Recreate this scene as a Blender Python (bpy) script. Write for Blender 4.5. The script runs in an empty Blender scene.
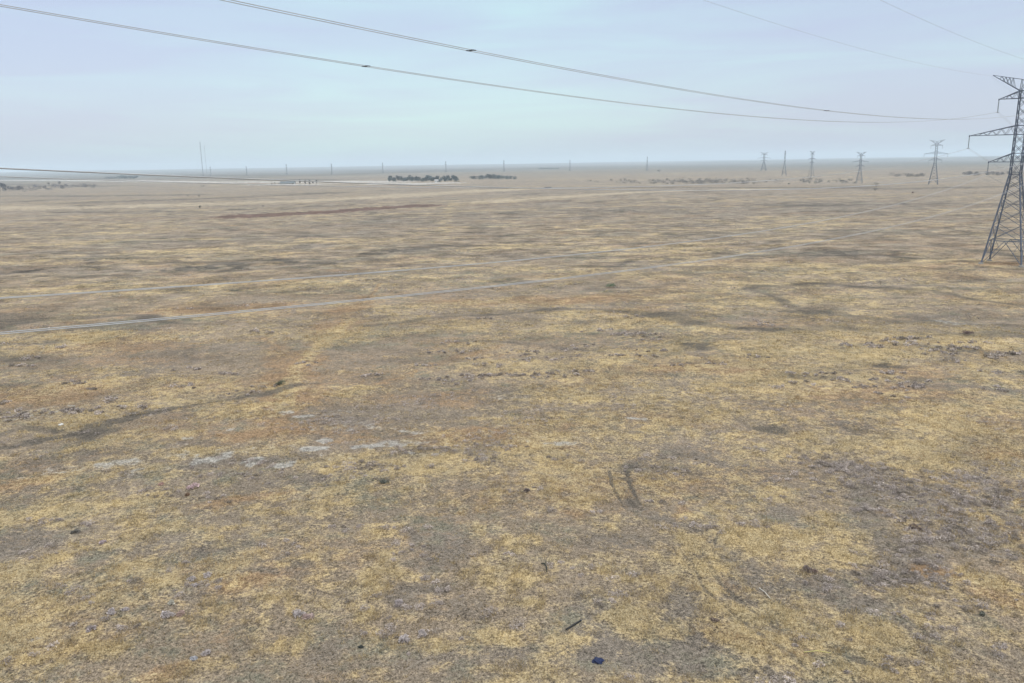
import bpy, bmesh, math, random
import numpy as np
from mathutils import Matrix, Vector
sc = bpy.context.scene
COL = sc.collection
R = math.radians

# ------------------------------------------------------------------ camera
FPX, CX, CY, EYE = 796.0, 512.0, 341.5, 25.0           # a drone 25 m above the steppe
_p = math.atan((341.5 - 163.6) / FPX); _r = math.atan(0.0164)
FWD = np.array([0, math.cos(_p), -math.sin(_p)])
_up0 = np.array([0, math.sin(_p), math.cos(_p)]); _rt0 = np.array([1.0, 0, 0])
RT = math.cos(_r) * _rt0 - math.sin(_r) * _up0
UP = math.cos(_r) * _up0 + math.sin(_r) * _rt0
EYEP = np.array([0, 0, EYE])
cd = bpy.data.cameras.new('camera'); cam = bpy.data.objects.new('camera', cd); COL.objects.link(cam)
cd.sensor_width = 36.0; cd.lens = 36.0 * FPX / 1024.0
cd.clip_start = 0.5; cd.clip_end = 60000
m = Matrix.Identity(4)
for i in range(3):
    m[i][0] = RT[i]; m[i][1] = UP[i]; m[i][2] = -FWD[i]; m[i][3] = EYEP[i]
cam.matrix_world = m
sc.camera = cam

# ------------------------------------------------------------------ light
SUN_EL, SUN_AZ = R(50), R(150)
SUN_STRENGTH, SKY_NISHITA, CLOUD, EXPOSURE = 0.9, 0.05, 0.66, 0.0
w = bpy.data.worlds.new('World'); sc.world = w; w.use_nodes = True
nt = w.node_tree; N = nt.nodes; L = nt.links; N.clear()
out = N.new('ShaderNodeOutputWorld'); bg = N.new('ShaderNodeBackground'); bg2 = N.new('ShaderNodeBackground')
sky = N.new('ShaderNodeTexSky'); sky.sky_type = 'NISHITA'; sky.sun_disc = False
sky.sun_elevation = SUN_EL; sky.sun_rotation = SUN_AZ; sky.altitude = 100; sky.dust_density = 2.0
L.new(sky.outputs[0], bg.inputs[0]); bg.inputs[1].default_value = SKY_NISHITA
tc = N.new('ShaderNodeTexCoord'); sep = N.new('ShaderNodeSeparateXYZ'); L.new(tc.outputs['Generated'], sep.inputs[0])
def vmath(op, a, b=None, c=None):
    n = N.new('ShaderNodeMath'); n.operation = op
    for k, v in enumerate((a, b, c)):
        if v is None: continue
        if isinstance(v, (int, float)): n.inputs[k].default_value = v
        else: L.new(v, n.inputs[k])
    return n.outputs[0]
mp = N.new('ShaderNodeMapping'); mp.inputs['Scale'].default_value = (1.0, 1.0, 11); L.new(tc.outputs['Generated'], mp.inputs[0])
n1 = N.new('ShaderNodeTexNoise'); n1.inputs['Scale'].default_value = 2.6; n1.inputs['Detail'].default_value = 5; n1.inputs['Roughness'].default_value = .5
n1.inputs['Distortion'].default_value = .6
L.new(mp.outputs[0], n1.inputs[0])
# layered stratus: paler cyan opening ahead, blue-lavender to both sides
az = vmath('MULTIPLY', vmath('ADD', sep.outputs[0], 0.05), 3.6)
open_ = vmath('POWER', 2.718, vmath('MULTIPLY', vmath('MULTIPLY', az, az), -1.0))
fac = vmath('ADD', vmath('MULTIPLY', open_, .78), vmath('MULTIPLY', vmath('SUBTRACT', n1.outputs[0], .47), 2.1))
cr = N.new('ShaderNodeValToRGB')
cr.color_ramp.elements[0].position = 0.0; cr.color_ramp.elements[0].color = (.76, .83, 1.07, 1)
cr.color_ramp.elements[1].position = 1.0; cr.color_ramp.elements[1].color = (.86, 1.17, 1.19, 1)
e = cr.color_ramp.elements.new(.45); e.color = (.80, .97, 1.12, 1)
L.new(fac, cr.inputs[0])
zc = vmath('MAXIMUM', sep.outputs[2], 0.0)
# overhead the cloud deck is thinner: brighter and neutral white
zm = N.new('ShaderNodeMapRange'); zm.interpolation_type = 'SMOOTHSTEP'; zm.inputs['From Min'].default_value = .22; zm.inputs['From Max'].default_value = .75; L.new(zc, zm.inputs[0])
mxs = N.new('ShaderNodeMix'); mxs.data_type = 'RGBA'; L.new(zm.outputs[0], mxs.inputs[0]); L.new(cr.outputs[0], mxs.inputs[6]); mxs.inputs[7].default_value = (.98, 1.0, 1.0, 1)
L.new(mxs.outputs[2], bg2.inputs[0])
L.new(vmath('MULTIPLY', vmath('ADD', vmath('MULTIPLY', zm.outputs[0], 1.75), .81), CLOUD), bg2.inputs[1])
add = N.new('ShaderNodeAddShader'); L.new(bg.outputs[0], add.inputs[0]); L.new(bg2.outputs[0], add.inputs[1])
L.new(add.outputs[0], out.inputs[0])
sd = bpy.data.lights.new('sun', 'SUN'); sd.energy = SUN_STRENGTH; sd.angle = R(22); sd.color = (1, .95, .87)
so = bpy.data.objects.new('sun', sd); COL.objects.link(so)
so.rotation_euler = (R(90) - SUN_EL, 0, math.pi - SUN_AZ)
sc.view_settings.view_transform = 'Standard'; sc.view_settings.look = 'None'
sc.view_settings.exposure = EXPOSURE; sc.view_settings.gamma = 1; sc.view_settings.use_curve_mapping = False
try:
    sc.cycles.max_bounces = 4; sc.cycles.diffuse_bounces = 2; sc.cycles.volume_bounces = 1
    sc.cycles.transparent_max_bounces = 8
except Exception: pass

# ------------------------------------------------------------------ noise and terrain
def _hash(ix, iy, seed):
    h = (ix.astype(np.int64) * 374761393 + iy.astype(np.int64) * 668265263 + seed * 974711) & 0xffffffff
    h = ((h ^ (h >> 13)) * 1274126177) & 0xffffffff
    h = (h ^ (h >> 16)) & 0xffffffff
    return h / 4294967295.0
def vnoise(x, y, seed=0):
    ix = np.floor(x); iy = np.floor(y); fx = x - ix; fy = y - iy
    fx = fx * fx * (3 - 2 * fx); fy = fy * fy * (3 - 2 * fy)
    ix = ix.astype(np.int64); iy = iy.astype(np.int64)
    a = _hash(ix, iy, seed); b = _hash(ix + 1, iy, seed); c = _hash(ix, iy + 1, seed); d = _hash(ix + 1, iy + 1, seed)
    return (a * (1 - fx) + b * fx) * (1 - fy) + (c * (1 - fx) + d * fx) * fy
def fbm(x, y, s, octv=4, seed=0, gain=.5):
    x = x / s; y = y / s; t = 0; a = 1; w_ = 0
    for o in range(octv):
        t = t + a * vnoise(x + 17.3 * o, y - 9.1 * o, seed + o); w_ += a; a *= gain
        x, y = x * 1.62 + y * 1.26, y * 1.62 - x * 1.26
    return t / w_
def sstep(a, b, x):
    t = np.clip((x - a) / (b - a), 0, 1); return t * t * (3 - 2 * t)
def terrain(x, y):
    x = np.asarray(x, float); y = np.asarray(y, float); r = np.hypot(x, y)
    h = -4.3 * sstep(500, 1300, r) - 5.5 * np.exp(-(((x - 480) / 300) ** 2 + ((y - 1130) / 170) ** 2)) + 4.0 * np.exp(-(((x - 600) / 260) ** 2 + ((y - 1850) / 260) ** 2))
    h = h + 3.0 * (fbm(x, y, 700, 2, 5) - .5) * sstep(900, 2500, r)
    h = h + (26 * (fbm(x, y, 2600, 4, 9) - .5) + 20) * sstep(6000, 14000, r) + 8 * sstep(13000, 16800, r)
    h = h + 16 * np.exp(-(((x - 4700) / 1500) ** 2 + ((y - 7600) / 1300) ** 2)) + 9 * np.exp(-(((x - 2500) / 900) ** 2 + ((y - 8600) / 900) ** 2))
    k = sstep(900, 200, r)
    h = h + k * (0.7 * (fbm(x, y, 26, 2, 31) - .5))
    return h
def hit(px, py):
    """the point of the terrain seen at a place in the photograph"""
    d = FWD + RT * (px - CX) / FPX + UP * (CY - py) / FPX
    t = -EYE / d[2] if d[2] < 0 else 9000
    for _ in range(12):
        P = EYEP + d * t; g = float(terrain(P[0], P[1])); t = (g - EYE) / d[2]
    P = EYEP + d * t
    return P
def project(P):
    d = np.asarray(P, float) - EYEP; z = d @ FWD
    return CX + FPX * (d @ RT) / z, CY - FPX * (d @ UP) / z

# ------------------------------------------------------------------ materials
def mat(name, color, rough=.8, metal=0.0, var=.15, scale=3.0, bump=0.0, attr=None, spec=.3):
    m_ = bpy.data.materials.new(name); m_.use_nodes = True; t = m_.node_tree; n = t.nodes; l = t.links
    b = n['Principled BSDF']; b.inputs['Roughness'].default_value = rough; b.inputs['Metallic'].default_value = metal
    b.inputs['Specular IOR Level'].default_value = spec
    no = n.new('ShaderNodeTexNoise'); no.inputs['Scale'].default_value = scale; no.inputs['Detail'].default_value = 4
    tcn = n.new('ShaderNodeTexCoord'); l.new(tcn.outputs['Object'], no.inputs[0])
    mr = n.new('ShaderNodeMapRange'); mr.inputs['From Min'].default_value = .3; mr.inputs['From Max'].default_value = .7
    mr.inputs['To Min'].default_value = 1 - var; mr.inputs['To Max'].default_value = 1 + var; l.new(no.outputs[0], mr.inputs[0])
    mx = n.new('ShaderNodeVectorMath'); mx.operation = 'SCALE'; l.new(mr.outputs[0], mx.inputs['Scale'])
    if attr:
        a = n.new('ShaderNodeAttribute'); a.attribute_name = attr; l.new(a.outputs['Color'], mx.inputs[0])
    else:
        mx.inputs[0].default_value = color
    l.new(mx.outputs[0], b.inputs['Base Color'])
    if bump:
        bp = n.new('ShaderNodeBump'); bp.inputs['Strength'].default_value = bump; l.new(no.outputs[0], bp.inputs['Height']); l.new(bp.outputs[0], b.inputs['Normal'])
    return m_
M_STEEL = mat('galvanised_steel', (.105, .125, .165), .55, .35, .2, 1.5)
M_CABLE = mat('aluminium_cable', (.37, .38, .39), .5, 0, .15, .4)
M_SPACER = mat('dark_fitting', (.05, .05, .055), .6, .3)
M_GLASS = mat('insulator_glass', (.16, .19, .21), .3, 0, .1, 8, spec=.5)
M_CONC = mat('concrete', (.22, .21, .19), .9, 0, .2, 3)
M_BARK = mat('bark', (.075, .06, .05), .9, 0, .25, 6)
M_LEAF = mat('evergreen_foliage', (.045, .06, .045), .8, 0, .3, .4, attr='tint')
M_STRAW = mat('dry_grass_blades', (.4, .3, .12), .85, 0, .1, 2, attr='tint', spec=.15)
M_SCRUB = mat('dry_scrub_twigs', (.2, .15, .14), .9, 0, .15, 6, attr='tint', spec=.1)

# ------------------------------------------------------------------ object helpers
def tag(o, label=None, cat=None, group=None, kind=None):
    if label: o['label'] = label
    if cat: o['category'] = cat
    if group: o['group'] = group
    if kind: o['kind'] = kind
    return o
def empty(name, loc=(0, 0, 0), rz=0.0):
    o = bpy.data.objects.new(name, None); COL.objects.link(o); o.location = loc; o.rotation_euler = (0, 0, rz); o.empty_display_size = .5
    return o
def mesh_obj(name, V, Fc, material, parent=None, smooth=False):
    me = bpy.data.meshes.new(name); me.from_pydata([tuple(v) for v in V], [], [tuple(f) for f in Fc]); me.update()
    if material: me.materials.append(material)
    if smooth: me.polygons.foreach_set('use_smooth', [True] * len(me.polygons))
    o = bpy.data.objects.new(name, me); COL.objects.link(o)
    if parent: o.parent = parent
    return o
def np_mesh(name, V, loops, nper, material, color=None, smooth=False):
    """fast mesh from arrays; every face has nper corners"""
    me = bpy.data.meshes.new(name); nv = len(V); nf = len(loops) // nper
    me.vertices.add(nv); me.vertices.foreach_set('co', np.asarray(V, np.float32).ravel())
    me.loops.add(len(loops)); me.loops.foreach_set('vertex_index', np.asarray(loops, np.int32))
    me.polygons.add(nf); me.polygons.foreach_set('loop_start', np.arange(0, nf * nper, nper, dtype=np.int32))
    me.polygons.foreach_set('loop_total', np.full(nf, nper, np.int32))
    if smooth: me.polygons.foreach_set('use_smooth', np.ones(nf, bool))
    me.update(calc_edges=True)
    for nm, c in (color or {}).items():
        a = me.color_attributes.new(nm, 'FLOAT_COLOR', 'POINT'); a.data.foreach_set('color', np.asarray(c, np.float32).ravel())
    if material: me.materials.append(material)
    o = bpy.data.objects.new(name, me); COL.objects.link(o)
    return o
def copy_tree(o, parent=None):
    c = o.copy(); COL.objects.link(c); c.parent = parent
    if parent: c.matrix_parent_inverse = o.matrix_parent_inverse.copy()
    for ch in list(o.children): copy_tree(ch, c)
    return c
class MB:
    def __init__(s): s.v = []; s.f = []
    def bar(s, a, b, t=.1, t2=None):
        a = Vector(a); b = Vector(b); d = (b - a)
        if d.length < 1e-6: return
        d.normalize(); u = d.cross(Vector((0, 0, 1)))
        if u.length < .05: u = d.cross(Vector((1, 0, 0)))
        u.normalize(); w_ = d.cross(u); t2 = t2 or t; k = len(s.v)
        for p, tt in ((a, t), (b, t2)):
            for i, j in ((-1, -1), (1, -1), (1, 1), (-1, 1)): s.v.append(p + u * i * tt / 2 + w_ * j * tt / 2)
        s.f += [(k, k + 1, k + 5, k + 4), (k + 1, k + 2, k + 6, k + 5), (k + 2, k + 3, k + 7, k + 6), (k + 3, k, k + 4, k + 7), (k + 3, k + 2, k + 1, k), (k + 4, k + 5, k + 6, k + 7)]
    def box(s, c, sz):
        x, y, z = c; a, b, d = sz; k = len(s.v)
        for dz in (-1, 1):
            for i, j in ((-1, -1), (1, -1), (1, 1), (-1, 1)): s.v.append(Vector((x + i * a / 2, y + j * b / 2, z + dz * d / 2)))
        s.f += [(k + 3, k + 2, k + 1, k), (k + 4, k + 5, k + 6, k + 7), (k, k + 1, k + 5, k + 4), (k + 1, k + 2, k + 6, k + 5), (k + 2, k + 3, k + 7, k + 6), (k + 3, k, k + 4, k + 7)]
    def ring(s, c, prof, n=8):
        k = len(s.v)
        for z, r in prof:
            for i in range(n): s.v.append(Vector((c[0] + r * math.cos(2 * math.pi * i / n), c[1] + r * math.sin(2 * math.pi * i / n), c[2] + z)))
        for j in range(len(prof) - 1):
            for i in range(n): s.f.append((k + j * n + i, k + j * n + (i + 1) % n, k + (j + 1) * n + (i + 1) % n, k + (j + 1) * n + i))
    def tube(s, pts, rad, n=5):
        k = len(s.v); P = [Vector(p) for p in pts]
        for i, p in enumerate(P):
            d = (P[min(i + 1, len(P) - 1)] - P[max(i - 1, 0)]).normalized(); u = d.cross(Vector((0, 0, 1)))
            if u.length < .05: u = d.cross(Vector((1, 0, 0)))
            u.normalize(); w_ = u.cross(d); r_ = rad[i] if hasattr(rad, '__len__') else rad
            for q in range(n):
                a = 2 * math.pi * q / n; s.v.append(p + u * math.cos(a) * r_ + w_ * math.sin(a) * r_)
        for i in range(len(P) - 1):
            for q in range(n): s.f.append((k + i * n + q, k + i * n + (q + 1) % n, k + (i + 1) * n + (q + 1) % n, k + (i + 1) * n + q))
        s.f.append(tuple(k + q for q in range(n))[::-1]); s.f.append(tuple(k + (len(P) - 1) * n + q for q in range(n)))
    def build(s, name, material, parent=None, smooth=False): return mesh_obj(name, s.v, s.f, material, parent, smooth)

# ------------------------------------------------------------------ ground cover map (places on the plain)
# each: (x, y, half width, half depth as seen from the drone, strength)
STRAW = [(25,516,60,10,.5),(103,508,60,9,.5),(182,454,34,7,.5),(12,578,28,14,.7),(45,566,22,9,.6),(136,566,26,8,.5),(170,580,20,6,.4),(232,566,16,8,.4),(265,603,12,9,.5),(41,607,14,8,.5),(95,603,14,8,.5),
(75,653,36,10,.6),(124,640,22,14,.5),(290,644,22,10,.5),(248,626,14,9,.5),(199,665,30,10,.4),(150,535,30,7,.3),(300,560,24,6,.3),(385,532,20,14,.5),(381,557,18,8,.6),(555,491,45,11,.6),(609,524,34,13,.6),(646,487,40,12,.6),
(506,543,24,12,.5),(506,578,34,13,.6),(555,561,12,8,.5),(530,603,20,7,.5),(584,601,16,6,.5),(367,615,12,11,.7),(372,635,10,12,.5),(448,646,34,7,.8),(468,528,12,9,.6),(651,624,32,22,.5),(514,640,16,8,.5),(568,644,24,10,.4),(365,671,26,8,.5),
(671,520,22,12,.4),(734,537,20,10,.7),(763,545,16,9,.6),(692,520,14,7,.5),(694,543,14,8,.5),(721,475,45,14,.5),(775,495,34,10,.4),(854,533,16,10,.5),(858,553,24,8,.5),(721,412,50,10,.5),(817,425,30,7,.4),(912,450,24,7,.4),(949,425,40,9,.4),(1003,408,40,9,.4),
(734,611,26,6,.4),(765,636,26,5,.4),(800,660,24,5,.4),(796,591,20,5,.4),(995,582,24,7,.5),(995,636,30,9,.3),(937,553,10,5,.5),(230,412,60,8,.45),(150,436,40,5,.5),(270,425,22,9,.4),(60,380,60,10,.4),(20,345,60,8,.4),(280,505,70,8,.35),
(420,470,50,6,.3),(330,520,30,8,.4),(600,402,70,6,.35),(560,365,60,5,.35),(900,270,120,6,.45),(960,300,70,6,.3),(760,262,100,4,.4),(90,290,90,5,.45),(60,318,90,4,.35),(200,262,90,3,.35),(480,260,90,4,.3),(130,265,90,3,.4),(900,225,120,4,.3),(40,480,26,6,.3),
(620,250,120,4,.3),(700,330,120,5,.3),(480,310,90,6,.3),(20,262,60,3,.4),(960,335,60,6,.4),(830,300,70,5,.4),(520,420,50,6,.3),(860,480,40,8,.3)]
RUST = [(1000,264,34,3,.8),(937,572,22,8,1),(985,524,34,5,.8),(1011,599,26,8,.6),(920,458,24,4,.6),(995,454,30,6,.6),(684,516,10,10,.5),(234,501,50,6,.6),(248,582,24,7,.6),(178,669,34,8,.7),(17,487,34,7,.6),(532,448,50,5,.5),(200,310,90,4,.45),(285,360,24,26,.5),
(300,395,24,14,.5),(40,395,60,12,.5),(110,345,60,8,.35),(330,430,70,14,.5),(470,435,70,10,.45),(860,395,120,12,.35),(720,370,80,6,.4),(440,400,60,10,.4),(620,300,80,4,.35),(720,590,50,10,.25),(760,640,50,10,.5),(860,650,60,9,.25),(345,320,30,14,.5),(980,300,60,5,.3),(570,515,20,8,.4),(250,440,40,8,.4),(550,300,120,6,.3),(900,345,80,6,.35),(670,420,60,8,.3)]
GREY = [(20,545,40,12,.8),(150,545,50,8,.5),(282,566,34,16,.6),(60,635,30,10,.5),(150,600,60,12,.5),(30,610,24,9,.3),(435,545,28,28,.8),(410,590,34,16,.7),(450,610,40,14,.5),(660,655,60,20,.9),(740,665,60,16,.7),(692,610,22,24,.6),(792,520,26,12,.6),(830,590,60,12,.5),(590,620,22,30,.5),(480,655,40,12,.35),
(600,545,26,8,.3),(700,560,34,8,.4),(230,545,34,8,.5),(320,480,60,6,.4),(880,610,60,14,.5),(960,640,70,14,.4),(520,560,8,10,.2),(350,600,20,10,.5),(230,640,30,12,.3),(330,640,24,14,.5),(60,460,50,8,.4),(400,660,30,10,.3),(640,540,40,7,.4),(870,430,50,10,.5),(942,319,40,3,.6),(560,660,60,12,.3),
(480,395,60,6,.4),(420,360,70,5,.4),(620,345,60,5,.35),(120,370,60,5,.4),(210,350,70,5,.4),(350,235,90,4,.35),(150,245,120,5,.4),(330,245,40,3,.4),(700,210,120,3,.4),(560,205,70,3,.4),(850,205,70,3,.35),(700,450,50,6,.4),(80,330,60,3,.3),(420,220,90,6,.35),(740,190,200,4,.4)]
DARK = [(771,429,14,4,.9),(725,410,12,3,.5),(730,503,12,4,.6),(808,313,26,2,.6),(697,345,16,3,.7),(700,348,26,3,.4),(814,378,36,3,.5),(975,353,50,4,.6),(895,366,16,3,.6),(925,381,14,3,.5),(942,322,34,1.5,.4),(190,269,34,1.6,.8),(250,262,60,1.8,.5),(205,266,30,1.3,.6),(330,262,70,1.6,.6),(410,250,40,1.4,.8),
(450,246,44,1.6,.6),(380,254,30,1.5,.6),(740,255,30,1.5,.6),(835,252,22,1.5,.8),(850,256,14,1.2,.8),(620,252,30,1.4,.4),(560,323,60,2,.35),(515,310,50,1.6,.3),(670,300,40,2,.4),(790,300,34,2,.4),(600,386,40,2.5,.4),(655,375,26,2.5,.6),(385,480,10,4,.8),(520,388,30,3,.4),(440,360,30,2.4,.4),
(20,272,30,1.5,.6),(50,268,30,1.2,.4),(545,214,36,1.2,.5),(605,211,30,1.2,.5),(508,213,9,.9,1),(700,219,60,1.3,.45),(780,205,44,1.3,.5),(860,212,40,1.2,.5),(900,240,34,1.5,.4),(960,280,34,1.8,.4),(870,290,26,1.5,.4),(925,300,30,1.6,.4),(640,330,30,2,.4),(860,430,30,3,.5),(700,455,24,3,.3),(770,330,26,2,.5),(150,318,30,1.4,.4),(100,372,30,2,.3),
(860,660,22,4,.7),(300,500,24,2.5,.3),(130,520,16,2,.5),(100,478,30,3,.5),(650,468,40,3,.6),(640,506,34,5,.5),(625,480,22,1.8,.6),(400,420,30,2.5,.4),(345,445,30,3,.3),(620,238,30,1.2,.35),(300,232,60,1.2,.3),(960,215,50,1.2,.35),(280,292,40,1.3,.4),(455,292,10,1.6,.5),(500,340,50,2,.4),(750,385,30,3,.5),(680,360,22,2.4,.5)]
SALT = [(330,455,60,8,.30),(240,450,50,8,.30),(420,440,60,8,.30),(150,462,50,5,.30),(350,425,40,5,.30),(560,440,60,6,.3),(322,440,11,2.4,1),(318,449,13,2,1),(355,448,11,2.6,.9),(377,447,9,1.8,.7),(232,430,8,2.6,1),(302,417,16,2,.9),(285,413,8,2,.7),(282,466,13,3,.9),(248,462,18,3,.7),(205,461,22,4,.6),(190,438,9,2.4,.7),(178,445,14,3,.4),(635,418,12,1.6,.9),(645,421,9,1.5,.6),(30,414,40,5,.45),(60,470,30,4,.45),(120,463,20,4,.45),(400,443,24,4,.4),
(380,430,30,4,.35),(415,432,14,2,.5),(700,665,16,3,.4),(570,545,26,4,.2),(960,324,26,2.5,.5),(820,340,40,2,.3),(510,398,40,2,.4),(340,412,20,2,.4),(650,470,20,2,.4),(480,415,30,2,.3),(430,455,20,3,.5),(395,447,14,2,.5),(870,322,22,1.6,.3),(150,472,30,3,.4),(560,445,24,2,.4),(675,372,20,2,.3)]
SCRUB = [(940,500,80,30,.8),(980,540,44,18,.8),(1000,480,40,16,.6),(860,470,50,12,.5),(915,575,30,12,.7),(905,555,24,8,.7),(370,415,60,10,.6),(330,425,40,8,.5),(420,400,50,8,.4),(820,460,30,8,.4),(150,605,30,10,.3),(215,585,24,10,.4),(410,635,14,6,.4),(180,640,40,14,.35),(400,600,20,20,.35),
(290,405,40,4,.3),(480,380,70,6,.4),(70,520,16,3,.4),(170,430,22,5,.5),(200,435,14,5,.5),(470,450,50,6,.3),(940,350,70,10,.5),(850,380,70,8,.35),(240,600,26,8,.3),(60,540,34,8,.3),(710,300,50,3,.3),(610,335,70,4,.3),(310,265,70,3,.4),(700,225,80,4,.4),(800,330,70,4,.3),(560,212,70,3,.4),(1000,430,30,10,.3)]
# lines on the ground: (points, half width in metres, strength, layer)
LINES = [([(-10,449),(40,441),(80,433),(105,425),(135,416),(170,409),(215,402),(275,392),(300,384)], .95, .85, 'dark'),
([(70,450),(120,436),(180,421),(240,408),(280,402)], .9, .8, 'straw'),([(0,434),(25,428),(60,430)], .8, .45, 'dark'),([(85,436),(100,428)], 1.5, .8, 'dark'),
([(609,470),(611,482),(617,495),(626,510)], .13, .9, 'dark'),([(626.5,471),(629,483),(635,495),(643,508)], .13, .85, 'dark'),
([(380,284),(374,292),(366,299)], .5, .7, 'rust'),([(374,291),(368,297),(360,302)], .5, .6, 'dark'),
([(368,297),(345,318),(320,340),(298,362),(280,385),(276,405),(277,435)], 2.4, .55, 'rust'),([(350,318),(325,340),(303,362),(287,388),(284,410)], 1.2, .8, 'straw'),
([(454,200),(448,212),(444,226),(447,238)], 3.0, .5, 'straw'),([(846,628),(856,615),(872,604),(898,596)], .5, .5, 'dark'),
([(690,560),(705,590),(740,620),(790,655),(830,690)], .22, .6, 'dark'),([(702,552),(718,582),(754,612),(804,648),(846,682)], .22, .5, 'dark'),([(862,634),(870,620),(884,609),(906,600)], .22, .5, 'dark'),([(712,552),(718,535),(732,528),(742,540)], .15, .6, 'dark'),([(720,560),(760,600),(810,640),(850,668)], .5, .5, 'straw'),
([(250,216),(300,213.5),(340,211),(380,208.5),(425,205.5)], 15, 1.3, 'red'),([(60,220),(150,219),(260,216)], 12, .5, 'red'),([(395,208),(470,205),(560,201)], 14, .5, 'red'),
([(340,211),(385,208)], 10, 1.2, 'red'),
([(-20,208),(60,208),(140,206),(220,203.5),(300,201),(380,197),(460,192),(520,189)], 32, 1.1, 'pale'),([(490,201.5),(560,197),(640,192),(760,189)], 20, .9, 'pale'),([(0,223),(160,222),(300,219)], 16, .45, 'pale'),([(300,196),(420,193),(480,190)], 30, .5, 'pale'),
([(-20,180.5),(80,180.5),(130,181),(190,182),(250,182),(330,182)], 60, 1.2, 'white'),([(330,181.5),(360,181.6),(395,182)], 60, 1.2, 'white'),([(385,184),(415,183.8),(440,183)], 45, 1.4, 'white'),([(262,184.5),(290,184.8),(320,184)], 40, 1.1, 'white'),
([(60,212.5),(140,212),(200,211),(250,209)], 6, .7, 'dark'),([(80,203),(140,201),(200,199),(330,193)], 28, .55, 'dark'),([(20,202),(60,199)], 20, .45, 'dark'),([(0,196),(80,196),(180,195)], 30, .5, 'dark'),
([(490,188.6),(560,187.6),(640,187.3),(760,187.6),(840,188)], 13, 1.0, 'dark'),([(840,187),(890,189),(940,188),(1024,186)], 24, .6, 'dark'),
([(590,191.5),(640,190.5)], 8, .4, 'dark'),([(0,184),(60,186),(120,186)], 45, .6, 'dark'),
([(60,174.5),(200,176),(330,175),(440,171),(560,168)], 160, .7, 'dark'),([(340,171),(420,171),(560,167)], 170, .7, 'dark'),([(0,178),(60,178.5),(110,178.6)], 70, .8, 'dark'),([(180,178.3),(260,177.2)], 70, .8, 'dark'),([(240,179.5),(290,179.6),(330,180)], 50, .8, 'dark'),
([(550,214),(600,212),(650,212),(700,214)], 5, .4, 'dark'),([(500,213),(530,210),(560,208)], 3, .5, 'dark'),
([(440,290.5),(520,283),(600,279)], .8, .3, 'grey'),([(200,327),(330,318),(440,304)], .5, .25, 'straw'),([(700,300),(790,290),(900,276)], .8, .35, 'straw'),([(440,357),(520,338),(600,322),(690,312)], 1.4, .4, 'dark'),
([(590,385),(650,360),(720,340)], 1.2, .4, 'dark'),([(380,385),(440,362),(500,345)], 1.0, .3, 'rust')]
def near_frame(px, py, a, b):
    P = hit(px, py); D = float(np.linalg.norm(P - EYEP)); rad = math.hypot(P[0], P[1])
    ry = abs(math.hypot(*hit(px, py - b)[:2]) - math.hypot(*hit(px, py + b)[:2])) / 2
    u = np.array([P[0], P[1]]) / rad
    return P, a * D / FPX, max(ry, .15), u
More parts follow.
